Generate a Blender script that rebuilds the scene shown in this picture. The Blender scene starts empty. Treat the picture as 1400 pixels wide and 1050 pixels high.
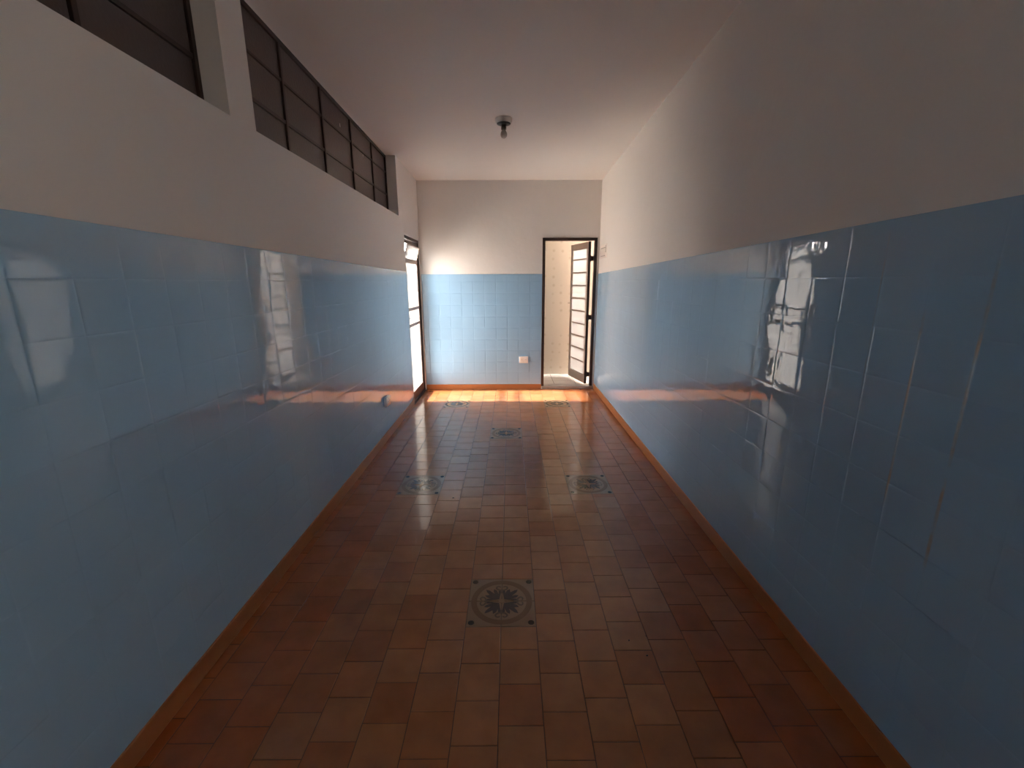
import bpy, math, random
from mathutils import Vector, Matrix
random.seed(7)
PI = math.pi
SC = bpy.context.scene
COL = SC.collection

# ------------------------------------------------------------------ camera
F_PX, PITCH, YAW, ROLL, CAM_Z = 590.67, 0.2315, 0.003, -0.0034, 1.4
D, XL, XR = 5.646, -1.1285, 1.1138           # back wall distance, left and right wall faces
NEAR = -2.6                                   # wall behind the camera
SKIRT = 0.078

cy, sy, cp, sp = math.cos(YAW), math.sin(YAW), math.cos(PITCH), math.sin(PITCH)
Fv = Vector((sy*cp, cy*cp, -sp)); Rv = Vector((cy, -sy, 0)); Uv = Rv.cross(Fv)
c_, s_ = math.cos(ROLL), math.sin(ROLL)
R2 = Rv*c_ + Uv*s_; U2 = Uv*c_ - Rv*s_
cam_d = bpy.data.cameras.new('camera'); cam = bpy.data.objects.new('camera', cam_d); COL.objects.link(cam)
cam_d.sensor_width = 36; cam_d.lens = F_PX/1400*36; cam_d.clip_start = 0.02
m3 = Matrix((R2, U2, -Fv)).transposed()
cam.matrix_world = Matrix.Translation((0, 0, CAM_Z)) @ m3.to_4x4()
SC.camera = cam

def ceil_z(x, y):                             # the ceiling is not quite level
    t = (x - XL)/(XR - XL)
    return 2.602 + (D - y)*(0.023*(1-t) + 0.036*t)
def dado_left(y): return 1.503 + (D - y)*0.0128
def dado_right(y): return 1.500 + (D - y)*0.0175

# ------------------------------------------------------------------ materials
def mat(name, base, rough=0.6, metallic=0.0, noise=None, bump=None, spec=0.5, coat=0.0):
    m = bpy.data.materials.new(name); m.use_nodes = True
    nt = m.node_tree; b = nt.nodes['Principled BSDF']
    b.inputs['Base Color'].default_value = (*base, 1); b.inputs['Roughness'].default_value = rough
    b.inputs['Metallic'].default_value = metallic; b.inputs['Specular IOR Level'].default_value = spec
    b.inputs['Coat Weight'].default_value = coat; b.inputs['Coat Roughness'].default_value = 0.05
    tc = nt.nodes.new('ShaderNodeTexCoord')
    if noise:
        scale, amount = noise
        n = nt.nodes.new('ShaderNodeTexNoise'); n.inputs['Scale'].default_value = scale; n.inputs['Detail'].default_value = 5
        nt.links.new(tc.outputs['Object'], n.inputs['Vector'])
        mx = nt.nodes.new('ShaderNodeMix'); mx.data_type = 'RGBA'
        mx.inputs['A'].default_value = (*[v*(1-amount) for v in base], 1)
        mx.inputs['B'].default_value = (*[min(1, v*(1+amount)) for v in base], 1)
        nt.links.new(n.outputs['Fac'], mx.inputs['Factor']); nt.links.new(mx.outputs['Result'], b.inputs['Base Color'])
    if bump:
        scale, dist = bump
        n2 = nt.nodes.new('ShaderNodeTexNoise'); n2.inputs['Scale'].default_value = scale; n2.inputs['Detail'].default_value = 3
        nt.links.new(tc.outputs['Object'], n2.inputs['Vector'])
        bp = nt.nodes.new('ShaderNodeBump'); bp.inputs['Strength'].default_value = 1.0; bp.inputs['Distance'].default_value = dist
        nt.links.new(n2.outputs['Fac'], bp.inputs['Height']); nt.links.new(bp.outputs['Normal'], b.inputs['Normal'])
    return m

M_PLASTER = mat('white_plaster', (0.73, 0.705, 0.675), 0.75, noise=(1.3, 0.03), bump=(9, 0.004))
M_CEIL = mat('ceiling_paint', (0.75, 0.73, 0.70), 0.8, noise=(1.1, 0.03), bump=(5, 0.004))
M_SKIRT = mat('orange_glazed_skirting', (0.38, 0.145, 0.052), 0.28, noise=(6, 0.16))
M_METAL = mat('dark_brown_enamel', (0.030, 0.014, 0.010), 0.35, noise=(12, 0.3))
M_TAUPE = mat('taupe_enamel', (0.36, 0.29, 0.25), 0.4, noise=(12, 0.1))
M_MARBLE = mat('grey_marble', (0.34, 0.31, 0.29), 0.3, noise=(14, 0.25))
M_WHITE = mat('white_plastic', (0.80, 0.79, 0.77), 0.35, noise=(30, 0.02))
M_CREAM = mat('cream_plastic', (0.76, 0.70, 0.65), 0.4, noise=(30, 0.02))
M_BLACK = mat('black_bakelite', (0.012, 0.010, 0.009), 0.35, noise=(30, 0.2))
M_GREYP = mat('grey_porcelain', (0.16, 0.145, 0.13), 0.4, noise=(30, 0.1))
M_CHROME = mat('worn_chrome', (0.55, 0.54, 0.52), 0.25, metallic=0.9, noise=(40, 0.1))
M_OUTWALL = mat('pale_pink_render', (0.78, 0.68, 0.62), 0.9, noise=(3, 0.06))
M_OUTGROUND = mat('pale_concrete', (0.62, 0.58, 0.53), 0.85, noise=(4, 0.1))
M_GROUT = mat('dark_floor_grout', (0.050, 0.026, 0.017), 0.8, noise=(20, 0.3))
M_BULB = mat('frosted_bulb_glass', (0.62, 0.58, 0.54), 0.15, noise=(30, 0.02))
M_SPECK = mat('dark_debris', (0.012, 0.008, 0.006), 0.8, noise=(50, 0.3))

def blue_material(name, rust):
    m = mat(name, (0.285, 0.46, 0.64), 0.035, noise=(2.2, 0.05), bump=(7.0, 0.0018), spec=0.68)
    nt = m.node_tree; b = nt.nodes['Principled BSDF']
    if rust:                                   # rusty bleeding joints: (y, z low, z high, half width)
        src = b.inputs['Base Color'].links[0].from_socket
        tc = nt.nodes.new('ShaderNodeTexCoord'); sep = nt.nodes.new('ShaderNodeSeparateXYZ')
        nt.links.new(tc.outputs['Object'], sep.inputs[0])
        nz = nt.nodes.new('ShaderNodeTexNoise'); nz.inputs['Scale'].default_value = 9; nz.inputs['Detail'].default_value = 6
        nt.links.new(tc.outputs['Object'], nz.inputs['Vector'])
        def mth(op, a, bb):
            n = nt.nodes.new('ShaderNodeMath'); n.operation = op; n.use_clamp = op == 'MULTIPLY'
            for i, v in enumerate((a, bb)):
                if isinstance(v, (int, float)): n.inputs[i].default_value = v
                else: nt.links.new(v, n.inputs[i])
            return n.outputs[0]
        def smooth(v, lo, hi, inv=False):
            r = nt.nodes.new('ShaderNodeMapRange'); r.interpolation_type = 'SMOOTHSTEP'
            nt.links.new(v, r.inputs['Value']); r.inputs['From Min'].default_value = lo; r.inputs['From Max'].default_value = hi
            r.inputs['To Min'].default_value = 1.0 if inv else 0.0; r.inputs['To Max'].default_value = 0.0 if inv else 1.0
            return r.outputs[0]
        total = None
        for y, z0, z1, w, amt in rust:
            d = mth('ABSOLUTE', mth('SUBTRACT', sep.outputs['Y'], y), 0)
            k = smooth(d, w*0.3, w, True)
            k = mth('MULTIPLY', k, smooth(sep.outputs['Z'], z0, z0+0.12))
            k = mth('MULTIPLY', k, smooth(sep.outputs['Z'], z1-0.06, z1, True))
            k = mth('MULTIPLY', k, smooth(nz.outputs['Fac'], 0.34, 0.62))
            k = mth('MULTIPLY', k, amt)
            total = k if total is None else mth('MAXIMUM', total, k)
        mx = nt.nodes.new('ShaderNodeMix'); mx.data_type = 'RGBA'
        nt.links.new(total, mx.inputs['Factor']); nt.links.new(src, mx.inputs['A'])
        mx.inputs['B'].default_value = (0.46, 0.30, 0.13, 1)
        nt.links.new(mx.outputs['Result'], b.inputs['Base Color'])
    return m
M_BLUE = blue_material('blue_glazed_wall_tile', None)
M_BLUE_R = blue_material('blue_glazed_wall_tile_stained',
    [(1.171, 0.72, 1.33, 0.006, 0.6), (1.018, 0.60, 1.46, 0.007, 0.75), (1.33, 1.0, 1.56, 0.0035, 0.25), (1.30, 0.60, 0.66, 0.012, 0.4)])

def floor_material():
    m = mat('terracotta_floor_tile', (0.2, 0.1, 0.05), 0.14, spec=0.6, bump=(5, 0.0012))
    nt = m.node_tree; b = nt.nodes['Principled BSDF']
    at = nt.nodes.new('ShaderNodeAttribute'); at.attribute_name = 'tint'
    tc = nt.nodes.new('ShaderNodeTexCoord')
    n = nt.nodes.new('ShaderNodeTexNoise'); n.inputs['Scale'].default_value = 11; n.inputs['Detail'].default_value = 6
    nt.links.new(tc.outputs['Object'], n.inputs['Vector'])
    r = nt.nodes.new('ShaderNodeMapRange'); nt.links.new(n.outputs['Fac'], r.inputs['Value'])
    r.inputs['From Min'].default_value = 0.25; r.inputs['From Max'].default_value = 0.75
    r.inputs['To Min'].default_value = 0.86; r.inputs['To Max'].default_value = 1.14
    v = nt.nodes.new('ShaderNodeVectorMath'); v.operation = 'SCALE'
    nt.links.new(at.outputs['Color'], v.inputs[0]); nt.links.new(r.outputs[0], v.inputs['Scale'])
    nt.links.new(v.outputs[0], b.inputs['Base Color'])
    r2 = nt.nodes.new('ShaderNodeMapRange'); nt.links.new(n.outputs['Fac'], r2.inputs['Value'])
    r2.inputs['To Min'].default_value = 0.09; r2.inputs['To Max'].default_value = 0.17
    nt.links.new(r2.outputs[0], b.inputs['Roughness'])
    return m
M_FLOOR = floor_material()
M_MEDBASE = mat('medallion_glaze', (0.245, 0.142, 0.080), 0.16, noise=(14, 0.15))
M_MEDRING = mat('medallion_ring_brown', (0.150, 0.072, 0.032), 0.13, noise=(14, 0.15))
M_MEDLEAF = mat('medallion_leaf_dark', (0.042, 0.026, 0.022), 0.13, noise=(20, 0.25))
M_MEDMID = mat('medallion_scroll_olive', (0.105, 0.066, 0.040), 0.13, noise=(20, 0.2))
M_MEDDOT = mat('medallion_corner_black', (0.014, 0.008, 0.006), 0.13, noise=(20, 0.2))

def glass_material(name, clear, tint=(0.93, 0.92, 0.9)):
    m = bpy.data.materials.new(name); m.use_nodes = True; nt = m.node_tree
    for n in list(nt.nodes): nt.nodes.remove(n)
    out = nt.nodes.new('ShaderNodeOutputMaterial')
    tr = nt.nodes.new('ShaderNodeBsdfTransparent'); tr.inputs['Color'].default_value = (0.96, 0.96, 0.96, 1)
    tl = nt.nodes.new('ShaderNodeBsdfTranslucent'); tl.inputs['Color'].default_value = (*tint, 1)
    df = nt.nodes.new('ShaderNodeBsdfDiffuse'); df.inputs['Color'].default_value = (*tint, 1)
    gl = nt.nodes.new('ShaderNodeBsdfGlossy'); gl.inputs['Roughness'].default_value = 0.08
    tc = nt.nodes.new('ShaderNodeTexCoord'); nz = nt.nodes.new('ShaderNodeTexNoise'); nz.inputs['Scale'].default_value = 30
    nt.links.new(tc.outputs['Object'], nz.inputs['Vector'])
    bp = nt.nodes.new('ShaderNodeBump'); bp.inputs['Distance'].default_value = 0.0006
    nt.links.new(nz.outputs['Fac'], bp.inputs['Height']); nt.links.new(bp.outputs['Normal'], gl.inputs['Normal'])
    a = nt.nodes.new('ShaderNodeMixShader'); a.inputs[0].default_value = 0.25
    nt.links.new(tl.outputs[0], a.inputs[1]); nt.links.new(df.outputs[0], a.inputs[2])
    b = nt.nodes.new('ShaderNodeMixShader'); b.inputs[0].default_value = clear
    nt.links.new(a.outputs[0], b.inputs[1]); nt.links.new(tr.outputs[0], b.inputs[2])
    fr = nt.nodes.new('ShaderNodeFresnel'); fr.inputs[0].default_value = 1.3
    c = nt.nodes.new('ShaderNodeMixShader'); nt.links.new(fr.outputs[0], c.inputs[0])
    nt.links.new(b.outputs[0], c.inputs[1]); nt.links.new(gl.outputs[0], c.inputs[2])
    nt.links.new(c.outputs[0], out.inputs['Surface'])
    return m
M_PANE = glass_material('milky_pane', 0.80)
M_PANE3 = glass_material('dense_frosted_pane', 0.07, (0.64, 0.60, 0.56))
M_PANE2 = glass_material('frosted_pane', 0.35)
M_CLEAR = glass_material('clear_pane', 0.95)
M_DARKGLASS = mat('dusty_smoked_glass', (0.105, 0.080, 0.076), 0.30, noise=(3.0, 0.18), bump=(60, 0.0015), spec=0.35)

# beige patterned tile of the passage
def beige_material():
    m = mat('beige_flower_tile', (0.70, 0.56, 0.42), 0.25)
    nt = m.node_tree; b = nt.nodes['Principled BSDF']
    tc = nt.nodes.new('ShaderNodeTexCoord'); mp = nt.nodes.new('ShaderNodeMapping'); mp.inputs['Scale'].default_value = (8.2, 8.2, 8.2)
    nt.links.new(tc.outputs['Object'], mp.inputs[0])
    v = nt.nodes.new('ShaderNodeTexVoronoi'); v.inputs['Scale'].default_value = 1.0; v.inputs['Randomness'].default_value = 0.22
    v.voronoi_dimensions = '3D'
    nt.links.new(mp.outputs[0], v.inputs['Vector'])
    r = nt.nodes.new('ShaderNodeMapRange'); nt.links.new(v.outputs['Distance'], r.inputs['Value'])
    r.inputs['From Min'].default_value = 0.06; r.inputs['From Max'].default_value = 0.24; r.inputs['To Min'].default_value = 0.6; r.inputs['To Max'].default_value = 0
    mx = nt.nodes.new('ShaderNodeMix'); mx.data_type = 'RGBA'; nt.links.new(r.outputs[0], mx.inputs['Factor'])
    mx.inputs['A'].default_value = (0.50, 0.435, 0.355, 1); mx.inputs['B'].default_value = (0.33, 0.27, 0.19, 1)
    nt.links.new(mx.outputs['Result'], b.inputs['Base Color'])
    return m
M_BEIGE = beige_material()
def pale_floor_material():
    m = mat('pale_passage_floor_tile', (0.74, 0.70, 0.66), 0.2)
    nt = m.node_tree; b = nt.nodes['Principled BSDF']
    tc = nt.nodes.new('ShaderNodeTexCoord'); br = nt.nodes.new('ShaderNodeTexBrick')
    br.offset = 0; br.inputs['Scale'].default_value = 1; br.inputs['Brick Width'].default_value = 0.3; br.inputs['Row Height'].default_value = 0.3
    br.inputs['Mortar Size'].default_value = 0.004
    br.inputs['Color1'].default_value = (0.76, 0.72, 0.68, 1); br.inputs['Color2'].default_value = (0.72, 0.68, 0.64, 1); br.inputs['Mortar'].default_value = (0.3, 0.27, 0.24, 1)
    nt.links.new(tc.outputs['Object'], br.inputs['Vector']); nt.links.new(br.outputs['Color'], b.inputs['Base Color'])
    return m
M_PALEFLOOR = pale_floor_material()

# ------------------------------------------------------------------ mesh helpers
class MB:
    def __init__(s): s.v = []; s.f = []
    def quad(s, a, b, c, d):
        n = len(s.v); s.v += [tuple(a), tuple(b), tuple(c), tuple(d)]; s.f.append((n, n+1, n+2, n+3))
    def box(s, x0, x1, y0, y1, z0, z1, bev=0.0, mtx=None):
        b = min(bev, (x1-x0)*.45, (y1-y0)*.45, (z1-z0)*.45)
        import bmesh
        bm = bmesh.new(); bmesh.ops.create_cube(bm, size=1)
        for v in bm.verts:
            v.co = Vector((x0+(v.co.x+.5)*(x1-x0), y0+(v.co.y+.5)*(y1-y0), z0+(v.co.z+.5)*(z1-z0)))
        if b > 0: bmesh.ops.bevel(bm, geom=list(bm.edges), offset=b, segments=2, profile=0.5, affect='EDGES')
        s._add(bm, mtx)
    def _add(s, bm, mtx):
        bm.verts.ensure_lookup_table(); n = len(s.v)
        for i, v in enumerate(bm.verts): v.index = i
        for v in bm.verts: s.v.append(tuple(mtx @ v.co) if mtx else tuple(v.co))
        for f in bm.faces: s.f.append(tuple(n+v.index for v in f.verts))
        bm.free()
    def lathe(s, prof, seg=32, mtx=None):      # prof: list of (r, z)
        n = len(s.v)
        for r, z in prof:
            for k in range(seg):
                p = Vector((r*math.cos(2*PI*k/seg), r*math.sin(2*PI*k/seg), z)); s.v.append(tuple(mtx @ p) if mtx else tuple(p))
        for i in range(len(prof)-1):
            for k in range(seg):
                a = n+i*seg+k; b = n+i*seg+(k+1) % seg
                s.f.append((a, b, b+seg, a+seg))
        s.f.append(tuple(n+k for k in range(seg))[::-1]); s.f.append(tuple(n+(len(prof)-1)*seg+k for k in range(seg)))
    def prism(s, pts, z0, z1):
        n = len(s.v); k = len(pts)
        s.v += [(x, y, z0) for x, y in pts] + [(x, y, z1) for x, y in pts]
        s.f.append(tuple(range(n+k-1, n-1, -1))); s.f.append(tuple(range(n+k, n+2*k)))
        for i in range(k): j = (i+1) % k; s.f.append((n+i, n+j, n+k+j, n+k+i))
    def build(s, name, m, parent=None, smooth=False, loc=None):
        me = bpy.data.meshes.new(name); me.from_pydata(s.v, [], s.f); me.update()
        import bmesh
        bm = bmesh.new(); bm.from_mesh(me); bmesh.ops.recalc_face_normals(bm, faces=list(bm.faces)); bm.to_mesh(me); bm.free()
        o = bpy.data.objects.new(name, me); COL.objects.link(o); me.materials.append(m)
        if smooth:
            for p in me.polygons: p.use_smooth = True
        if loc: o.location = loc
        if parent: o.parent = parent
        return o
def tag(o, label=None, cat=None, group=None, kind=None):
    if label: o['label'] = label
    if cat: o['category'] = cat
    if group: o['group'] = group
    if kind: o['kind'] = kind
    return o
def struct(o, label=None): 
    o['kind'] = 'structure'
    if label: o['label'] = label
    return o
def empty(name, loc=(0, 0, 0)):
    o = bpy.data.objects.new(name, None); COL.objects.link(o); o.location = loc; o.empty_display_size = 0.1; return o

def wall(name, axis, p0, p1, ucuts, zcuts, hole, m, topf=None):
    """slab between planes p0 (room side) and p1; cells hole(u,z) left out; one closed mesh"""
    mb = MB(); nu, nz = len(ucuts)-1, len(zcuts)-1
    solid = [[not hole((ucuts[i]+ucuts[i+1])/2, (zcuts[j]+zcuts[j+1])/2) for j in range(nz)] for i in range(nu)]
    def P(p, u, z):
        return (p, u, z) if axis == 'x' else (u, p, z)
    for i in range(nu):
        for j in range(nz):
            if not solid[i][j]: continue
            u0, u1, z0, z1 = ucuts[i], ucuts[i+1], zcuts[j], zcuts[j+1]
            mb.quad(P(p0, u0, z0), P(p0, u1, z0), P(p0, u1, z1), P(p0, u0, z1))
            mb.quad(P(p1, u0, z0), P(p1, u0, z1), P(p1, u1, z1), P(p1, u1, z0))
            if i == 0 or not solid[i-1][j]: mb.quad(P(p0, u0, z0), P(p0, u0, z1), P(p1, u0, z1), P(p1, u0, z0))
            if i == nu-1 or not solid[i+1][j]: mb.quad(P(p0, u1, z0), P(p1, u1, z0), P(p1, u1, z1), P(p0, u1, z1))
            if j == 0 or not solid[i][j-1]: mb.quad(P(p0, u0, z0), P(p1, u0, z0), P(p1, u1, z0), P(p0, u1, z0))
            if j == nz-1 or not solid[i][j+1]: mb.quad(P(p0, u0, z1), P(p0, u1, z1), P(p1, u1, z1), P(p1, u0, z1))
    me_o = mb.build(name, m)
    import bmesh
    bm = bmesh.new(); bm.from_mesh(me_o.data); bmesh.ops.remove_doubles(bm, verts=list(bm.verts), dist=1e-5)
    bmesh.ops.recalc_face_normals(bm, faces=list(bm.faces)); bm.to_mesh(me_o.data); bm.free()
    return me_o

# tiled dado as one relief surface: pillowed, slightly tilted tiles with sunken joints
PROF = [0.0, 0.0012, 0.0030, 0.008, 0.022, 0.05]
def axis_samples(joints):
    out = []
    for k in range(len(joints)-1):
        a, b = joints[k], joints[k+1]; w = b-a
        ts = [p for p in PROF if p < w*0.45] + [w/2] + [w-p for p in PROF[::-1] if p < w*0.45][:-1]
        for t in ts: out.append((a+t, k, t, w))
    out.append((joints[-1], len(joints)-2, joints[-1]-joints[-2], joints[-1]-joints[-2]))
    return out
def edge_drop(t, w):
    d = min(t, w-t)
    if d < 0.0012: return -0.0008 + 0.0002*d/0.0012
    if d < 0.0030: return -0.0006 + 0.0004*(d-0.0012)/0.0018
    if d < 0.008: return -0.0002 + 0.00012*(d-0.003)/0.005
    if d < 0.022: return -0.00008 + 0.00005*(d-0.008)/0.014
    return -0.00003 + 0.00003*min(1, (d-0.022)/0.04)
def dado(name, uj, zj, place, topf, m, parent, tilt=0.0028, seed=1, deep=1.0):
    rnd = random.Random(seed)
    U = axis_samples(uj); Z = axis_samples(zj)
    nr = len(zj)-1
    T = {}
    verts, faces = [], []
    for (u, ku, tu, wu) in U:
        for (z, kz, tz, wz) in Z:
            if (ku, kz) not in T: T[ku, kz] = (rnd.gauss(0, tilt), rnd.gauss(0, tilt*0.7), rnd.uniform(-.0003, .0003))
            a, b, c = T[ku, kz]
            h = deep*min(edge_drop(tu, wu), edge_drop(tz, wz))
            d = min(tu, wu-tu, tz, wz-tz)
            k = min(1, d/0.004)
            h += k*(a*(tu-wu/2) + b*(tz-wz/2)*0.8 + c)
            zz = z
            if kz == nr-1:                    # the top course follows the sloping edge
                zt = topf(u); zz = zj[-2] + (z-zj[-2])*(zt-zj[-2])/(zj[-1]-zj[-2])
            verts.append(place(u, zz, h))
    nz = len(Z)
    for i in range(len(U)-1):
        for j in range(nz-1):
            faces.append((i*nz+j, (i+1)*nz+j, (i+1)*nz+j+1, i*nz+j+1))
    # top lip back to the plaster
    n0 = len(verts)
    for i, (u, ku, tu, wu) in enumerate(U): verts.append(place(u, topf(u)+0.0005, -0.008))
    for i in range(len(U)-1): faces.append((i*nz+nz-1, (i+1)*nz+nz-1, n0+i+1, n0+i))
    me = bpy.data.meshes.new(name); me.from_pydata(verts, [], faces); me.update()
    o = bpy.data.objects.new(name, me); COL.objects.link(o); me.materials.append(m); o.parent = parent
    for p in me.polygons: p.use_smooth = True
    return o

ZJ = [SKIRT-0.012] + [1.412-0.1482*k for k in range(8, -1, -1)] + [1.56]
def joints(lo, hi, ref, pitch):
    k0 = math.ceil((lo-ref)/pitch + 0.05); k1 = math.floor((hi-ref)/pitch - 0.05)
    return [lo] + [ref+pitch*k for k in range(k0, k1+1)] + [hi]

# ------------------------------------------------------------------ room shell
WTOP = 2.95
DOOR_Y0, DOOR_Y1, DOOR_Z = 4.865, 5.625, 1.905
W2 = (2.147, 4.679); W1 = (0.10, 1.962); SILL = 2.062
PL = XL-0.006
yc = sorted([NEAR-0.14, W1[0], W1[1], W2[0], W2[1], DOOR_Y0, DOOR_Y1, D+0.13]); zc = [-0.06, DOOR_Z, SILL, WTOP]
def hole_l(y, z):
    return (z > SILL and (W1[0] < y < W1[1] or W2[0] < y < W2[1])) or (DOOR_Y0 < y < DOOR_Y1 and z < DOOR_Z)
wl = struct(wall('wall_left', 'x', PL, PL-0.16, yc, zc, hole_l, M_PLASTER))
W3 = (-2.0, -0.55, 0.95, 2.05)
wr = struct(wall('wall_right', 'x', XR+0.006, XR+0.15, [NEAR-0.14, W3[0], W3[1], D+0.13], [-0.06, W3[2], W3[3], WTOP], lambda u, z: W3[0] < u < W3[1] and W3[2] < z < W3[3], M_PLASTER))
BX0, BX1, BZ = 0.412, 1.086, 1.930
wb = struct(wall('wall_back', 'y', D+0.006, D+0.13, [XL-0.006, BX0, BX1, XR+0.006], [-0.06, BZ, WTOP],
                 lambda x, z: BX0 < x < BX1 and z < BZ, M_PLASTER))
wn = struct(wall('wall_front', 'y', NEAR, NEAR-0.14, [XL-0.006, XR+0.006], [-0.06, WTOP], lambda u, z: False, M_PLASTER))

dado('tile_dado', joints(NEAR, DOOR_Y0, 1.459, 0.1535), ZJ, lambda u, z, h: (XL+h, u, z), dado_left, M_BLUE, wl, seed=3, deep=0.6)
dado('tile_dado', joints(W3[1], D, 1.018, 0.1535), ZJ, lambda u, z, h: (XR-h, u, z), dado_right, M_BLUE_R, wr, seed=5, deep=0.6)
ZJL = [z for z in ZJ if z < W3[2]-0.05]+[W3[2]]
dado('tile_dado', joints(W3[0], W3[1], 1.018, 0.1535), ZJL, lambda u, z, h: (XR-h, u, z), lambda u: W3[2], M_BLUE, wr, seed=6)
dado('tile_dado', joints(NEAR, W3[0], 1.018, 0.1535), ZJ, lambda u, z, h: (XR-h, u, z), dado_right, M_BLUE, wr, seed=7)
dado('tile_dado', joints(XL, BX0-0.002, -0.039, 0.1460), ZJ, lambda u, z, h: (u, D-h, z), lambda u: 1.500, M_BLUE, wb, seed=8, tilt=0.004, deep=1.5)
dado('tile_dado', joints(XL, XR, -0.039, 0.1460), ZJ, lambda u, z, h: (u, NEAR+h+0.006, z), lambda u: 1.60, M_BLUE, wn, seed=9)
# the left wall's door cheek shows tile and plaster edge
ck = MB(); ck.box(XL-0.008, XL-0.0012, DOOR_Y0-0.004, DOOR_Y0, SKIRT, dado_left(DOOR_Y0)); ck.build('tile_edge', M_BLUE, wl)

# ceiling: one sheet, not quite level
mb = MB(); n = 14
for i in range(n):
    y0 = NEAR-0.14+(D+0.13-NEAR+0.14)*i/n; y1 = NEAR-0.14+(D+0.13-NEAR+0.14)*(i+1)/n
    xa, xb = XL-0.17, XR+0.15
    mb.quad((xa, y0, ceil_z(XL, y0)), (xa, y1, ceil_z(XL, y1)), (xb, y1, ceil_z(XR, y1)), (xb, y0, ceil_z(XR, y0)))
    mb.quad((xa, y0, 2.99), (xb, y0, 2.99), (xb, y1, 2.99), (xa, y1, 2.99))
    mb.quad((xa, y0, ceil_z(XL, y0)), (xa, y0, 2.99), (xa, y1, 2.99), (xa, y1, ceil_z(XL, y1)))
    mb.quad((xb, y0, ceil_z(XR, y0)), (xb, y1, ceil_z(XR, y1)), (xb, y1, 2.99), (xb, y0, 2.99))
ce = mb.build('ceiling', M_CEIL); struct(ce)
for p in ce.data.polygons: p.use_smooth = False

# skirting
mb = MB(); mb.box(XL-0.008, XL+0.007, NEAR, DOOR_Y0-0.003, 0, SKIRT, 0.003); sk = struct(mb.build('baseboard_left', M_SKIRT))
mb = MB(); mb.box(XR-0.007, XR+0.008, NEAR, D-0.007, 0, SKIRT, 0.003); struct(mb.build('baseboard_right', M_SKIRT))
mb = MB(); mb.box(XL+0.001, BX0-0.004, D-0.007, D+0.008, 0, SKIRT*0.85, 0.003); struct(mb.build('baseboard_back', M_SKIRT))
mb = MB(); mb.box(XL+0.008, XR-0.008, NEAR-0.004, NEAR+0.014, 0, SKIRT, 0.003); struct(mb.build('baseboard_front', M_SKIRT))

# ------------------------------------------------------------------ floor: staggered terracotta tiles, each with its own tint
P = 0.148; X0 = -0.045
MEDS = [(-0.045, 1.672), (-0.637, 2.830), (0.547, 2.830), (-0.045, 3.900), (-0.637, 4.925), (0.547, 4.925)]
MEDS_R = [((X0+P*round((x-X0)/P)), y) for x, y in MEDS]
verts, faces, tints = [], [], []
rnd = random.Random(11)
def add_tile(x0, x1, y0, y1):
    g = 0.0011; dx = (x1-x0); b = 0.0016
    base = rnd.choice([(0.238, 0.093, 0.038), (0.230, 0.090, 0.037), (0.240, 0.099, 0.042), (0.234, 0.099, 0.043), (0.220, 0.080, 0.032), (0.248, 0.104, 0.045)])
    k = rnd.uniform(0.95, 1.05)*1.32
    edge = min(x0-XL, XR-x1)
    if edge < 0.28: base = (base[0]*1.02, base[1]*0.82, base[2]*0.7)      # redder border tiles
    col = tuple(v*k for v in base)
    tx, ty, tz = rnd.gauss(0, 0.0016), rnd.gauss(0, 0.0016), rnd.uniform(-0.0003, 0.0003)
    cx, cy_ = (x0+x1)/2, (y0+y1)/2
    n = len(verts)
    for ins, z in ((g, -0.004), (g, -0.0012), (g+b, 0.0)):
        for x, y in ((x0+ins, y0+ins), (x1-ins, y0+ins), (x1-ins, y1-ins), (x0+ins, y1-ins)):
            verts.append((x, y, z+(tz+tx*(x-cx)+ty*(y-cy_) if z > -0.003 else 0)))
    for r in range(2):
        for i in range(4):
            j = (i+1) % 4; faces.append((n+r*4+i, n+r*4+j, n+r*4+4+j, n+r*4+4+i)); tints.append(col)
    faces.append((n+8, n+9, n+10, n+11)); tints.append(col)
k0 = math.floor((XL-X0)/P); k1 = math.ceil((XR-X0)/P)
for k in range(k0, k1):
    xa, xb = max(X0+P*k, XL), min(X0+P*(k+1), XR)
    if xb-xa < 0.01: continue
    phase = (k*0.34 + 0.12*rnd.random()) % 1.0
    blocks = [(my-P, my+P) for mx, my in MEDS_R if abs((xa+xb)/2-mx) < P*0.99]
    blocks.sort()
    y = NEAR - P*(1-phase) 
    end = D
    while y < end-0.002:
        y1 = min(y+P*rnd.uniform(0.985, 1.015), end)
        nxt = next((b for b in blocks if b[0] < y1+0.03 and b[1] > y+0.001), None)
        if nxt:
            if nxt[0]-y > 0.02: add_tile(xa, xb, max(y, NEAR), nxt[0])
            y = nxt[1]; blocks.remove(nxt); 
            first = P*rnd.uniform(0.35, 1.0); add_tile(xa, xb, y, y+first); y += first
            continue
        if y1 > NEAR: add_tile(xa, xb, max(y, NEAR), y1)
        y = y1
me = bpy.data.meshes.new('floor'); me.from_pydata(verts, [], faces); me.update()
ca = me.color_attributes.new('tint', 'FLOAT_COLOR', 'CORNER')
for p, c in zip(me.polygons, tints):
    for li in p.loop_indices: ca.data[li].color = (*c, 1)
me.materials.append(M_FLOOR)
fl = bpy.data.objects.new('floor', me); COL.objects.link(fl); struct(fl)
mb = MB(); mb.box(XL-0.16, XR+0.14, NEAR-0.1, D+0.02, -0.05, -0.0022); mb.build('grout_bed', M_GROUT, fl)

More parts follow.
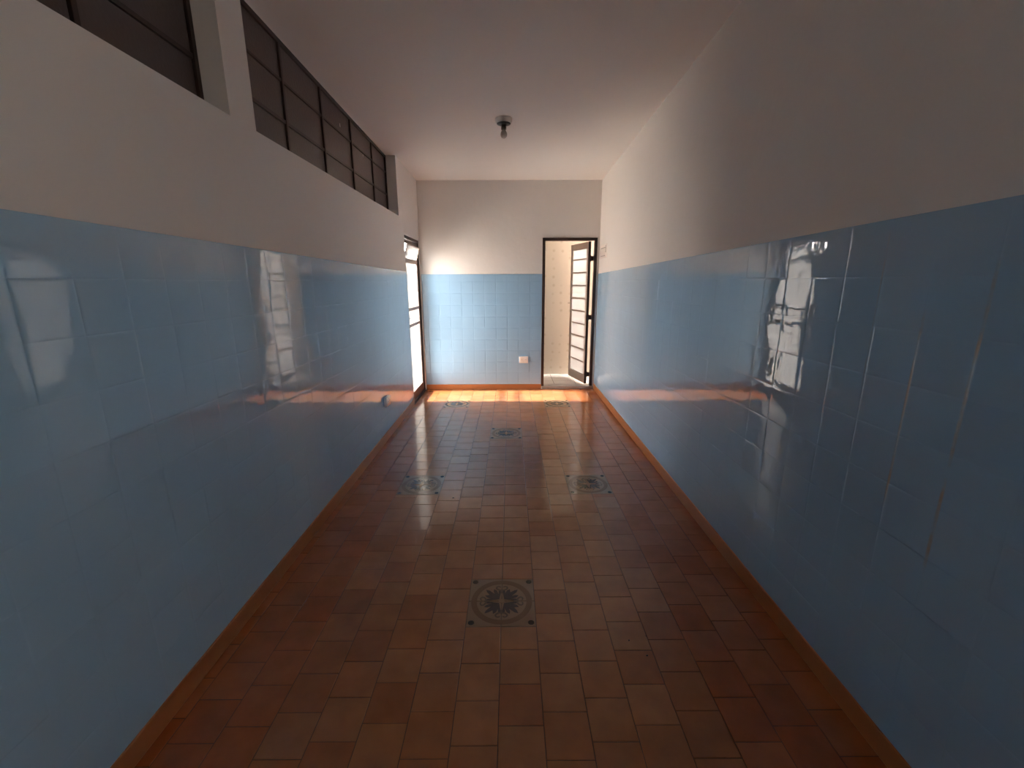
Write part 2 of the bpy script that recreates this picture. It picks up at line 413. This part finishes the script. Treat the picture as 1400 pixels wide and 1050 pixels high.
# ------------------------------------------------------------------ decorative medallions set in the floor
def petal(a, r0, r1, w, lobes=1):              # pointed leaf outline along angle a
    pts = []
    N = 9
    for i in range(N+1):
        t = i/N; r = r0+(r1-r0)*t; pts.append((r, w*math.sin(PI*min(1, t*1.02))**0.8*(1+0.22*math.sin(t*PI*4))))
    out = [(r, h) for r, h in pts] + [(r, -h) for r, h in pts[::-1][1:-1]]
    ca_, sa_ = math.cos(a), math.sin(a)
    return [(r*ca_-h*sa_, r*sa_+h*ca_) for r, h in out]
def ring(mb, r0, r1, z0, z1, seg=56, a0=0, a1=2*PI, cx=0, cy=0):
    n = len(mb.v); full = abs(a1-a0-2*PI) < 1e-6; cnt = seg if full else seg+1
    for k in range(cnt):
        a = a0+(a1-a0)*k/seg
        for r, z in ((r0, z0), (r0, z1), (r1, z1), (r1, z0)): mb.v.append((cx+r*math.cos(a), cy+r*math.sin(a), z))
    for k in range(seg):
        a = n+4*k; b = n+4*((k+1) % cnt)
        for i in range(4): j = (i+1) % 4; mb.f.append((a+i, b+i, b+j, a+j))
ZT = 0.0006
def make_medallion():
    t = empty('floor_medallion')
    mb = MB()
    for sx in (-1, 0):
        for sy_ in (-1, 0):
            mb.box(sx*P+0.0011, (sx+1)*P-0.0011, sy_*P+0.0011, (sy_+1)*P-0.0011, -0.004, 0.0003, 0.0008)
    mb.build('base_tiles', M_MEDBASE, t)
    mb = MB(); ring(mb, 0.112, 0.137, -0.001, ZT, 64); mb.build('outer_ring', M_MEDRING, t)
    for k in range(4):                          # lobed dark leaf in each quarter
        a = PI/4+k*PI/2; pts = []
        tips = [(-0.64, 0.074), (-0.34, 0.085), (0.0, 0.104), (0.34, 0.085), (0.64, 0.074)]
        pts.append((0.016, 0.0))
        for n_, (da, r) in enumerate(tips):
            w_ = 0.105 if n_ != 2 else 0.085
            pts += [(r*0.86, da-w_), (r, da), (r*0.86, da+w_)]
            if n_ < 4: pts.append((r*0.60 if n_ in (0, 3) else r*0.66, (da+tips[n_+1][0])/2))
        mb = MB(); mb.prism([(r*math.cos(a+da), r*math.sin(a+da)) for r, da in pts], -0.001, ZT)
        mb.build('corner_leaf', M_MEDLEAF, t)
    for k in range(4):                          # paired scrolls on the axes, joined by a bud
        a = k*PI/2; mb = MB(); c, s2 = math.cos(a), math.sin(a)
        prof = [(0.058, 0.0), (0.066, 0.006), (0.070, 0.018), (0.078, 0.027), (0.088, 0.029), (0.096, 0.024), (0.099, 0.014), (0.095, 0.006), (0.089, 0.004)]
        inner = [(0.091, 0.011), (0.093, 0.017), (0.088, 0.022), (0.081, 0.020), (0.077, 0.013), (0.074, 0.006)]
        pts = prof + inner
        for sg in (1, -1):
            mb.prism([(r*c-sg*h*s2, r*s2+sg*h*c) for r, h in pts], -0.001, ZT+0.0001)
        n0 = petal(a, 0.052, 0.082, 0.007)
        mb.prism(n0, -0.001, ZT+0.0002)
        mb.build('scroll', M_MEDMID, t)
    mb = MB(); ring(mb, 0.0, 0.013, -0.001, ZT+0.0003, 20); mb.build('centre_button', M_MEDBASE, t)
    for sx in (-1, 1):
        for sy_ in (-1, 1):
            mb = MB(); r = 0.0135
            mb.prism([(sx*0.127+r*math.cos(PI/8+PI/4*i), sy_*0.127+r*math.sin(PI/8+PI/4*i)) for i in range(8)], -0.001, ZT)
            mb.build('corner_dot', M_MEDDOT, t)
    return t
med0 = make_medallion()
MLAB = ['round leaf medallion set in the terracotta floor, nearest the camera',
        'round leaf floor medallion nearer the left wall, catching glare from the glazed side door',
        'round leaf floor medallion nearer the right wall, in shade, second from the camera',
        'round floor medallion on the middle line, deep in the room, seen very flat',
        'farthest floor medallion on the left, just short of the sunny strip by the side door',
        'farthest floor medallion on the right, just in front of the open doorway']
for i, (mx, my) in enumerate(MEDS_R):
    if i == 0: o = med0
    else:
        o = med0.copy(); COL.objects.link(o)
        for ch in list(med0.children):
            c = ch.copy(); COL.objects.link(c); c.parent = o
    o.location = (mx, my, 0); tag(o, MLAB[i], 'floor medallion', 'leaf medallions inlaid in the floor')

# ------------------------------------------------------------------ high windows in the left wall
GX = XL-0.115
def hi_window(name, y0, y1, mull, lab, flecks=()):
    t = empty(name, (GX, (y0+y1)/2, SILL)); struct(t, lab)
    def L(mb): 
        mb.v = [(x-GX, y-(y0+y1)/2, z-SILL) for x, y, z in mb.v]; return mb
    mb = MB(); zt = lambda y: ceil_z(XL, y)-0.0015
    w = 0.024; x0, x1 = GX-0.012, GX+0.014
    mb.box(x0, x1, y0, y1, SILL, SILL+w, 0.002)
    for y in (y0, y1-w): mb.box(x0, x1, y, y+w, SILL, zt(y1), 0.002)
    n = len(mb.v)
    za, zb = zt(y0), zt(y1)
    mb.v += [(x0, y0, za-w), (x1, y0, za-w), (x1, y1, zb-w), (x0, y1, zb-w), (x0, y0, za), (x1, y0, za), (x1, y1, zb), (x0, y1, zb)]
    for f in ((0, 1, 2, 3), (4, 7, 6, 5), (0, 4, 5, 1), (1, 5, 6, 2), (2, 6, 7, 3), (3, 7, 4, 0)): mb.f.append(tuple(n+i for i in f))
    L(mb).build('window_frame', M_METAL, t)
    for y in mull:
        mb = MB(); mb.box(x0, x1, y-0.011, y+0.011, SILL+0.01, zt(y+0.02)-0.005, 0.002); L(mb).build('mullion', M_METAL, t)
    for z, hw in ((2.262, 0.010), (2.468, 0.008)):
        mb = MB(); mb.box(GX-0.008, GX+0.010, y0+0.01, y1-0.01, z-hw, z+hw, 0.002); L(mb).build('glazing_bar', M_METAL, t)
    mb = MB()
    n = 0; mb.v += [(GX-0.003, y0+.01, SILL+.01), (GX-0.003, y1-.01, SILL+.01), (GX-0.003, y1-.01, zb-.01), (GX-0.003, y0+.01, za-.01)]
    mb.v += [(GX+0.002, v[1], v[2]) for v in mb.v[:4]]
    for f in ((0, 1, 2, 3), (4, 7, 6, 5), (0, 4, 5, 1), (1, 5, 6, 2), (2, 6, 7, 3), (3, 7, 4, 0)): mb.f.append(f)
    L(mb).build('window_pane', M_DARKGLASS, t)
    for (y, z) in flecks:
        mb = MB(); mb.box(GX+0.0018, GX+0.004, y-0.008, y+0.008, z-0.012, z+0.012, 0.001); f = L(mb).build('paint_fleck', M_WHITE, t)
    return t
hi_window('window_1', W1[0], W1[1], [0.39, 0.915, 1.44], 'dark high window nearest the camera, cut off by the top of the picture')
hi_window('window_2', W2[0], W2[1], [2.665, 3.175, 3.715, 4.235], 'long dark high window of fifteen panes up against the ceiling', flecks=((3.51, 2.52), (4.0, 2.44)))

# unseen window added behind the camera to fill the near walls with light
t = empty('fill_window', (XR+0.09, W3[0], W3[2])); struct(t, 'added frosted fill window in the right wall, unseen behind the camera')
mb = MB(); wy0, wy1, wz0, wz1 = W3
mb.box(-0.02, 0.02, 0.002, 0.03, 0.002, wz1-wz0-0.002, 0.002); mb.box(-0.02, 0.02, wy1-wy0-0.03, wy1-wy0-0.002, 0.002, wz1-wz0-0.002, 0.002)
mb.box(-0.02, 0.02, 0.002, wy1-wy0-0.002, 0.002, 0.03, 0.002); mb.box(-0.02, 0.02, 0.002, wy1-wy0-0.002, wz1-wz0-0.03, wz1-wz0-0.002, 0.002)
mb.box(-0.02, 0.02, (wy1-wy0)/2-0.012, (wy1-wy0)/2+0.012, 0.02, wz1-wz0-0.02, 0.002)
mb.build('window_frame', M_METAL, t)
mb = MB(); mb.box(-0.003, 0.003, 0.02, wy1-wy0-0.02, 0.02, wz1-wz0-0.02); mb.build('window_pane', M_PANE3, t)

# ------------------------------------------------------------------ glazed side door in the left wall
DX = XL-0.035
t = empty('door_1', (DX, DOOR_Y0, 0)); struct(t, 'glazed brown metal side door in the left wall, beside the back corner')
def LD(mb): mb.v = [(x-DX, y-DOOR_Y0, z) for x, y, z in mb.v]; return mb
a, b = DOOR_Y0+0.002, DOOR_Y1-0.002
mb = MB()
mb.box(DX-0.03, DX+0.022, a, a+0.017, 0, DOOR_Z-0.002, 0.003); mb.box(DX-0.03, DX+0.022, b-0.028, b, 0, DOOR_Z-0.002, 0.003)
mb.box(DX-0.03, DX+0.022, a, b, DOOR_Z-0.035, DOOR_Z-0.002, 0.003); mb.box(DX-0.045, DX+0.026, a, b, -0.002, 0.022, 0.003)
LD(mb).build('door_frame', M_METAL, t)
M_BRONZE = mat('worn_bronze_enamel', (0.085, 0.055, 0.040), 0.35, noise=(12, 0.25))
mb = MB(); ya, yb = a+0.018, b-0.030; s0, s1 = ya+0.018, yb-0.042
mb.box(DX-0.015, DX+0.012, ya, s0, 0.024, 1.865, 0.003); mb.box(DX-0.015, DX+0.012, s1, yb, 0.024, 1.865, 0.003)
mb.box(DX-0.015, DX+0.012, s0, s1, 1.825, 1.865, 0.003); mb.box(DX-0.015, DX+0.012, s0, s1, 0.024, 0.125, 0.003)
leaf = LD(mb).build('door_leaf', M_BRONZE, t)
for z in (1.635, 1.098, 0.912):
    mb = MB(); mb.box(DX-0.013, DX+0.010, s0-.002, s1+.002, z-0.017, z+0.017, 0.002); LD(mb).build('rail', M_TAUPE, leaf)
for z0, z1 in ((0.125, 0.90), (0.924, 1.086), (1.11, 1.623)):
    mb = MB(); mb.box(DX-0.003, DX+0.002, s0-.004, s1+.004, z0-.004, z1+.004); LD(mb).build('glass_pane', M_PANE, leaf)
# tilted vent sash with its stay arm
mb = MB(); ang = math.radians(17)
mt = Matrix.Translation((DX, 0, 1.652)) @ Matrix.Rotation(ang, 4, 'Y')
mb.box(-0.006, 0.006, s0+0.006, s1-0.006, 0, 0.014, 0.002, mt); mb.box(-0.006, 0.006, s0+0.006, s1-0.006, 0.156, 0.17, 0.002, mt)
mb.box(-0.006, 0.006, s0+0.006, s0+0.02, 0.0, 0.17, 0.002, mt); mb.box(-0.006, 0.006, s1-0.02, s1-0.006, 0.0, 0.17, 0.002, mt)
LD(mb).build('vent_sash', M_TAUPE, leaf)
mb = MB(); mb.box(-0.0015, 0.0015, s0+0.016, s1-0.016, 0.01, 0.16, 0, mt); LD(mb).build('vent_pane', M_PANE, leaf)
mb = MB(); mt2 = Matrix.Translation((DX+0.008, s1-0.03, 1.79)) @ Matrix.Rotation(math.radians(-12), 4, 'Y')
mb.box(-0.004, 0.004, -0.004, 0.004, -0.12, 0.015, 0.001, mt2); LD(mb).build('stay_arm', M_METAL, leaf)
mb = MB(); mb.box(DX+0.006, DX+0.014, ya+0.001, ya+0.017, 0.95, 1.05, 0.003); mb.box(DX+0.012, DX+0.028, ya+0.004, ya+0.014, 0.995, 1.005, 0.003); mb.box(DX+0.022, DX+0.030, ya+0.004, ya+0.10, 0.994, 1.006, 0.003)
LD(mb).build('door_handle', M_CHROME, leaf)
mb = MB(); mb.box(XL-0.16, XL-0.0, DOOR_Y0+.001, DOOR_Y1-.001, -0.04, -0.003); struct(mb.build('trim_1', M_MARBLE), 'narrow sill under the glazed side door')

# ------------------------------------------------------------------ back doorway with its opened glazed leaf
t = empty('door_2', (0.75, D, 0.05)); struct(t, 'open doorway in the back wall with dark brown frame and a barred glass leaf swung outwards')
def LB(mb): mb.v = [(x-0.75, y-D, z-0.05) for x, y, z in mb.v]; return mb
mb = MB(); fx0, fx1, ft = 0.405, 1.090, 0.036
mb.box(fx0, fx0+ft, D-0.006, D+0.05, 0.04, 1.936, 0.003); mb.box(fx1-ft, fx1, D-0.006, D+0.05, 0.04, 1.936, 0.003)
mb.box(fx0, fx1, D-0.006, D+0.05, 1.936-ft, 1.936, 0.003)
LB(mb).build('door_frame', M_METAL, t)
HX, HY = 1.004, D+0.045
ang = math.atan2(6.235-HY, 0.866-HX)
LEN = 0.585
mt = Matrix.Translation((HX, HY, 0)) @ Matrix.Rotation(ang, 4, 'Z')
mb = MB(); st = 0.055
mb.box(0, st, -0.014, 0.014, 0.062, 1.895, 0.003, mt); mb.box(LEN-st, LEN, -0.014, 0.014, 0.062, 1.895, 0.003, mt)
mb.box(st, LEN-st, -0.014, 0.014, 1.815, 1.895, 0.003, mt); mb.box(st, LEN-st, -0.014, 0.014, 0.062, 0.175, 0.003, mt)
leaf = LB(mb).build('door_leaf', M_TAUPE, t)
mb = MB(); mb.box(-0.006, 0.004, -0.017, 0.017, 0.062, 1.895, 0.002, mt); LB(mb).build('hinge_stile', M_METAL, leaf)
for k in range(9):
    z = 1.690-0.1685*k
    mb = MB(); mb.box(st-.002, LEN-st+.002, -0.010, 0.010, z-0.009, z+0.009, 0.002, mt); LB(mb).build('glazing_bar', M_TAUPE, leaf)
for k in range(10):
    z1 = 1.815 if k == 0 else 1.690-0.1685*(k-1)-0.007; z0 = 0.175 if k == 9 else 1.690-0.1685*k+0.007
    mb = MB(); mb.box(st-.004, LEN-st+.004, -0.002, 0.002, z0, z1, 0, mt); LB(mb).build('glass_pane', M_PANE2, leaf)
mb = MB(); mb.box(LEN-0.04, LEN-0.015, 0.013, 0.019, 1.04, 1.16, 0.002, mt); mb.box(LEN-0.034, LEN-0.022, 0.017, 0.05, 1.105, 1.117, 0.002, mt)
mb.box(LEN-0.14, LEN-0.022, 0.044, 0.054, 1.104, 1.118, 0.003, mt); LB(mb).build('door_handle', M_CHROME, leaf)
for z in (1.69, 0.95, 0.19):
    mb = MB(); mb.lathe([(0.012, -0.035), (0.012, 0.035)], 14, Matrix.Translation((HX+0.012, D+0.046, z))); mb.box(HX-0.005, fx1-ft+0.004, D+0.044, D+0.05, z-0.03, z+0.03, 0.001)
    LB(mb).build('hinge', M_METAL, t)
mb = MB(); mb.box(BX0+0.002, XR-0.008, D-0.012, D+0.14, 0.0, 0.038, 0.004); struct(mb.build('trim_2', M_MARBLE), 'grey marble threshold of the back doorway')

# passage beyond
PY = 6.46
mb = MB(); mb.box(-0.9, 4.2, D+0.141, PY+0.1, -0.06, 0.030); struct(mb.build('floor_passage', M_PALEFLOOR))
mb = MB(); mb.box(-0.9, 4.2, PY, PY+0.12, 0.030, 3.0); struct(mb.build('wall_passage', M_BEIGE))
mb = MB(); mb.box(-1.0, -0.9, D+0.131, PY+0.12, -0.06, 3.0); struct(mb.build('wall_passage_left', M_BEIGE))
mb = MB(); mb.box(-1.0, 1.45, D+0.131, PY+0.12, 2.75, 2.85); struct(mb.build('ceiling_passage', M_CEIL))
mb = MB(); mb.box(XR+0.151, 4.2, D+0.0, D+0.13, -0.06, 3.0); struct(mb.build('wall_yard', M_OUTWALL))

# outside the side door
mb = MB(); mb.box(-6.5, XL-0.17, 0.5, 11, -0.12, -0.03); struct(mb.build('ground', M_OUTGROUND))
mb = MB(); mb.box(-5.2, -5.0, 0.5, 11, -0.03, 2.1); struct(mb.build('wall_garden', M_OUTWALL))

mb = MB(); mb.box(-1.62, PL-0.161, 4.2, 5.035, -0.03, 3.0); struct(mb.build('sun_mask_pier', M_OUTWALL))  # unseen pier added to trim the near edge of the sunlit floor strip

# ------------------------------------------------------------------ small fittings
# ceiling lamp holder
lx, ly = -0.047, 3.80; lz = ceil_z(lx, ly)
t = empty('ceiling_lamp', (lx, ly, lz)); tag(t, 'bare unlit bulb in a small black lampholder with round cream canopy on the ceiling', 'ceiling lamp')
mb = MB(); mb.lathe([(0.066, 0.002), (0.067, -0.004), (0.064, -0.020), (0.057, -0.034), (0.052, -0.036)], 36); mb.build('canopy', M_CREAM, t, True)
mb = MB(); mb.lathe([(0.0545, -0.030), (0.0545, -0.0385), (0.040, -0.044), (0.020, -0.046)], 36); mb.build('inner_disc', M_BLACK, t, True)
mb = MB(); mb.lathe([(0.019, -0.040), (0.019, -0.060), (0.021, -0.062), (0.021, -0.078), (0.016, -0.080)], 24); mb.build('socket', M_GREYP, t, True)
mb = MB(); mb.lathe([(0.013, -0.078), (0.014, -0.084), (0.022, -0.096), (0.026, -0.110), (0.0255, -0.120), (0.020, -0.132), (0.010, -0.139), (0.001, -0.1405)], 28); mb.build('bulb', M_BULB, t, True)

# power outlet on the back wall
def outlet(loc, rot, w, h, d, lab, name='power_outlet', holes=True):
    t = empty(name, loc); t.rotation_euler = (0, 0, rot)        # local -Y faces the room
    mb = MB(); mb.box(-w/2, w/2, -d, 0.0, -h/2, h/2, 0.004); mb.build('cover_plate', M_WHITE, t)
    if holes:
        for sx in (-1, 1):
            mb = MB(); mb.box(sx*w*0.22-w*0.17, sx*w*0.22+w*0.17, -d-0.003, -d+0.002, -h*0.33, h*0.33, 0.003); f = mb.build('socket_module', M_WHITE, t)
            for k in (-1, 0, 1):
                mb = MB(); mb.lathe([(0.0025, -0.0005), (0.0025, 0.0008)], 10, Matrix.Translation((sx*w*0.22+k*0.0095, -d-0.003, (0.004 if k == 0 else 0))) @ Matrix.Rotation(PI/2, 4, 'X')); mb.build('pin_hole', M_BLACK, f)
    tag(t, lab, 'outlet'); return t
outlet((0.172, D+0.001, 0.400), 0, 0.118, 0.088, 0.016, 'white double power outlet on the blue tiles of the back wall')
outlet((XL, 3.765, 0.360), PI/2, 0.118, 0.085, 0.026, 'white surface power outlet low on the left blue tiled wall')
# cream switch cover on the right wall by the doorway
t = empty('switch_box', (XR+0.006, 5.36, 1.755)); t.rotation_euler = (0, 0, -PI/2)
mb = MB(); mb.box(-0.17, 0.15, -0.010, 0, -0.075, 0.075, 0.003); mb.build('cover_plate', M_CREAM, t)
mb = MB(); mb.box(-0.13, 0.09, -0.0155, -0.009, 0.030, 0.042, 0.002); mb.build('upper_slot', M_MARBLE, t)
mb = MB(); mb.box(-0.13, 0.09, -0.0155, -0.009, -0.058, -0.050, 0.002); mb.build('lower_slot', M_MARBLE, t)
mb = MB(); mb.box(0.125, 0.135, -0.0155, -0.009, -0.02, 0.06, 0.002); mb.build('edge_shadow', M_MARBLE, t)  # dark strip standing in for the shadow along the box's edge
tag(t, 'flat cream wall box with dark slots on the plaster right of the open doorway', 'wall box')

# crumbs on the floor
for (x, y, r, lab) in ((0.470, 1.448, 0.0042, 'larger dark crumb on the floor right of the nearest medallion'), (0.520, 1.375, 0.0045, 'dark crumb lying nearest the camera on the right of the floor'),
                  (0.545, 1.470, 0.0028, 'smallest dark crumb on the floor right of the nearest medallion'), (-0.386, 2.63, 0.006, 'dark crumb on the floor beside the left glaring medallion')):
    mb = MB(); mb.lathe([(r*0.7, 0.0), (r, r*0.3), (r*0.8, r*0.7), (r*0.25, r*0.95)], 7, Matrix.Rotation(random.random()*3, 4, 'Z') @ Matrix.Diagonal((1, 0.7, 1, 1)))
    tag(mb.build('debris_crumb', M_SPECK, loc=(x, y, 0.0)), lab, 'debris', 'dark crumbs on the floor')

# ------------------------------------------------------------------ light
w = bpy.data.worlds.new('World'); SC.world = w; w.use_nodes = True
bg = w.node_tree.nodes['Background']; bg.inputs['Color'].default_value = (1.0, 0.955, 0.915, 1); bg.inputs['Strength'].default_value = 6.0
sun_d = bpy.data.lights.new('sun', 'SUN'); sun_d.energy = 11.0; sun_d.angle = math.radians(3.0); sun_d.color = (1.0, 0.95, 0.88)
sun = bpy.data.objects.new('sun', sun_d); COL.objects.link(sun)
el, az = math.radians(41), math.radians(0)
dirv = Vector((math.cos(el)*math.cos(az), math.cos(el)*math.sin(az), -math.sin(el)))
sun.rotation_euler = dirv.to_track_quat('-Z', 'Y').to_euler(); sun.location = (-8, 5, 8)
def portal(name, loc, sx, sy_, d):
    l = bpy.data.lights.new(name, 'AREA'); l.shape = 'RECTANGLE'; l.size = sx; l.size_y = sy_; l.cycles.is_portal = True
    o = bpy.data.objects.new(name, l); COL.objects.link(o); o.location = loc
    o.rotation_euler = Vector(d).to_track_quat('-Z', 'Z').to_euler() if abs(d[2]) < .9 else (0, 0, 0)
portal('door_portal', (XL-0.19, (DOOR_Y0+DOOR_Y1)/2, 0.96), 0.76, 1.94, (1, 0, 0))
portal('fill_portal', (XR+0.2, (W3[0]+W3[1])/2, (W3[2]+W3[3])/2), 1.4, 1.1, (-1, 0, 0))
portal('passage_portal', (1.5, (D+0.13+PY)/2, 1.4), 0.70, 2.75, (-1, 0, 0))

SC.view_settings.view_transform = 'Standard'; SC.view_settings.look = 'None'
SC.view_settings.exposure = 2.42; SC.view_settings.gamma = 1.0; SC.view_settings.use_curve_mapping = False
SC.cycles.max_bounces = 14; SC.cycles.diffuse_bounces = 10; SC.cycles.glossy_bounces = 6; SC.cycles.transparent_max_bounces = 12
SC.cycles.use_denoising = True; SC.cycles.caustics_reflective = False; SC.cycles.sample_clamp_indirect = 6.0
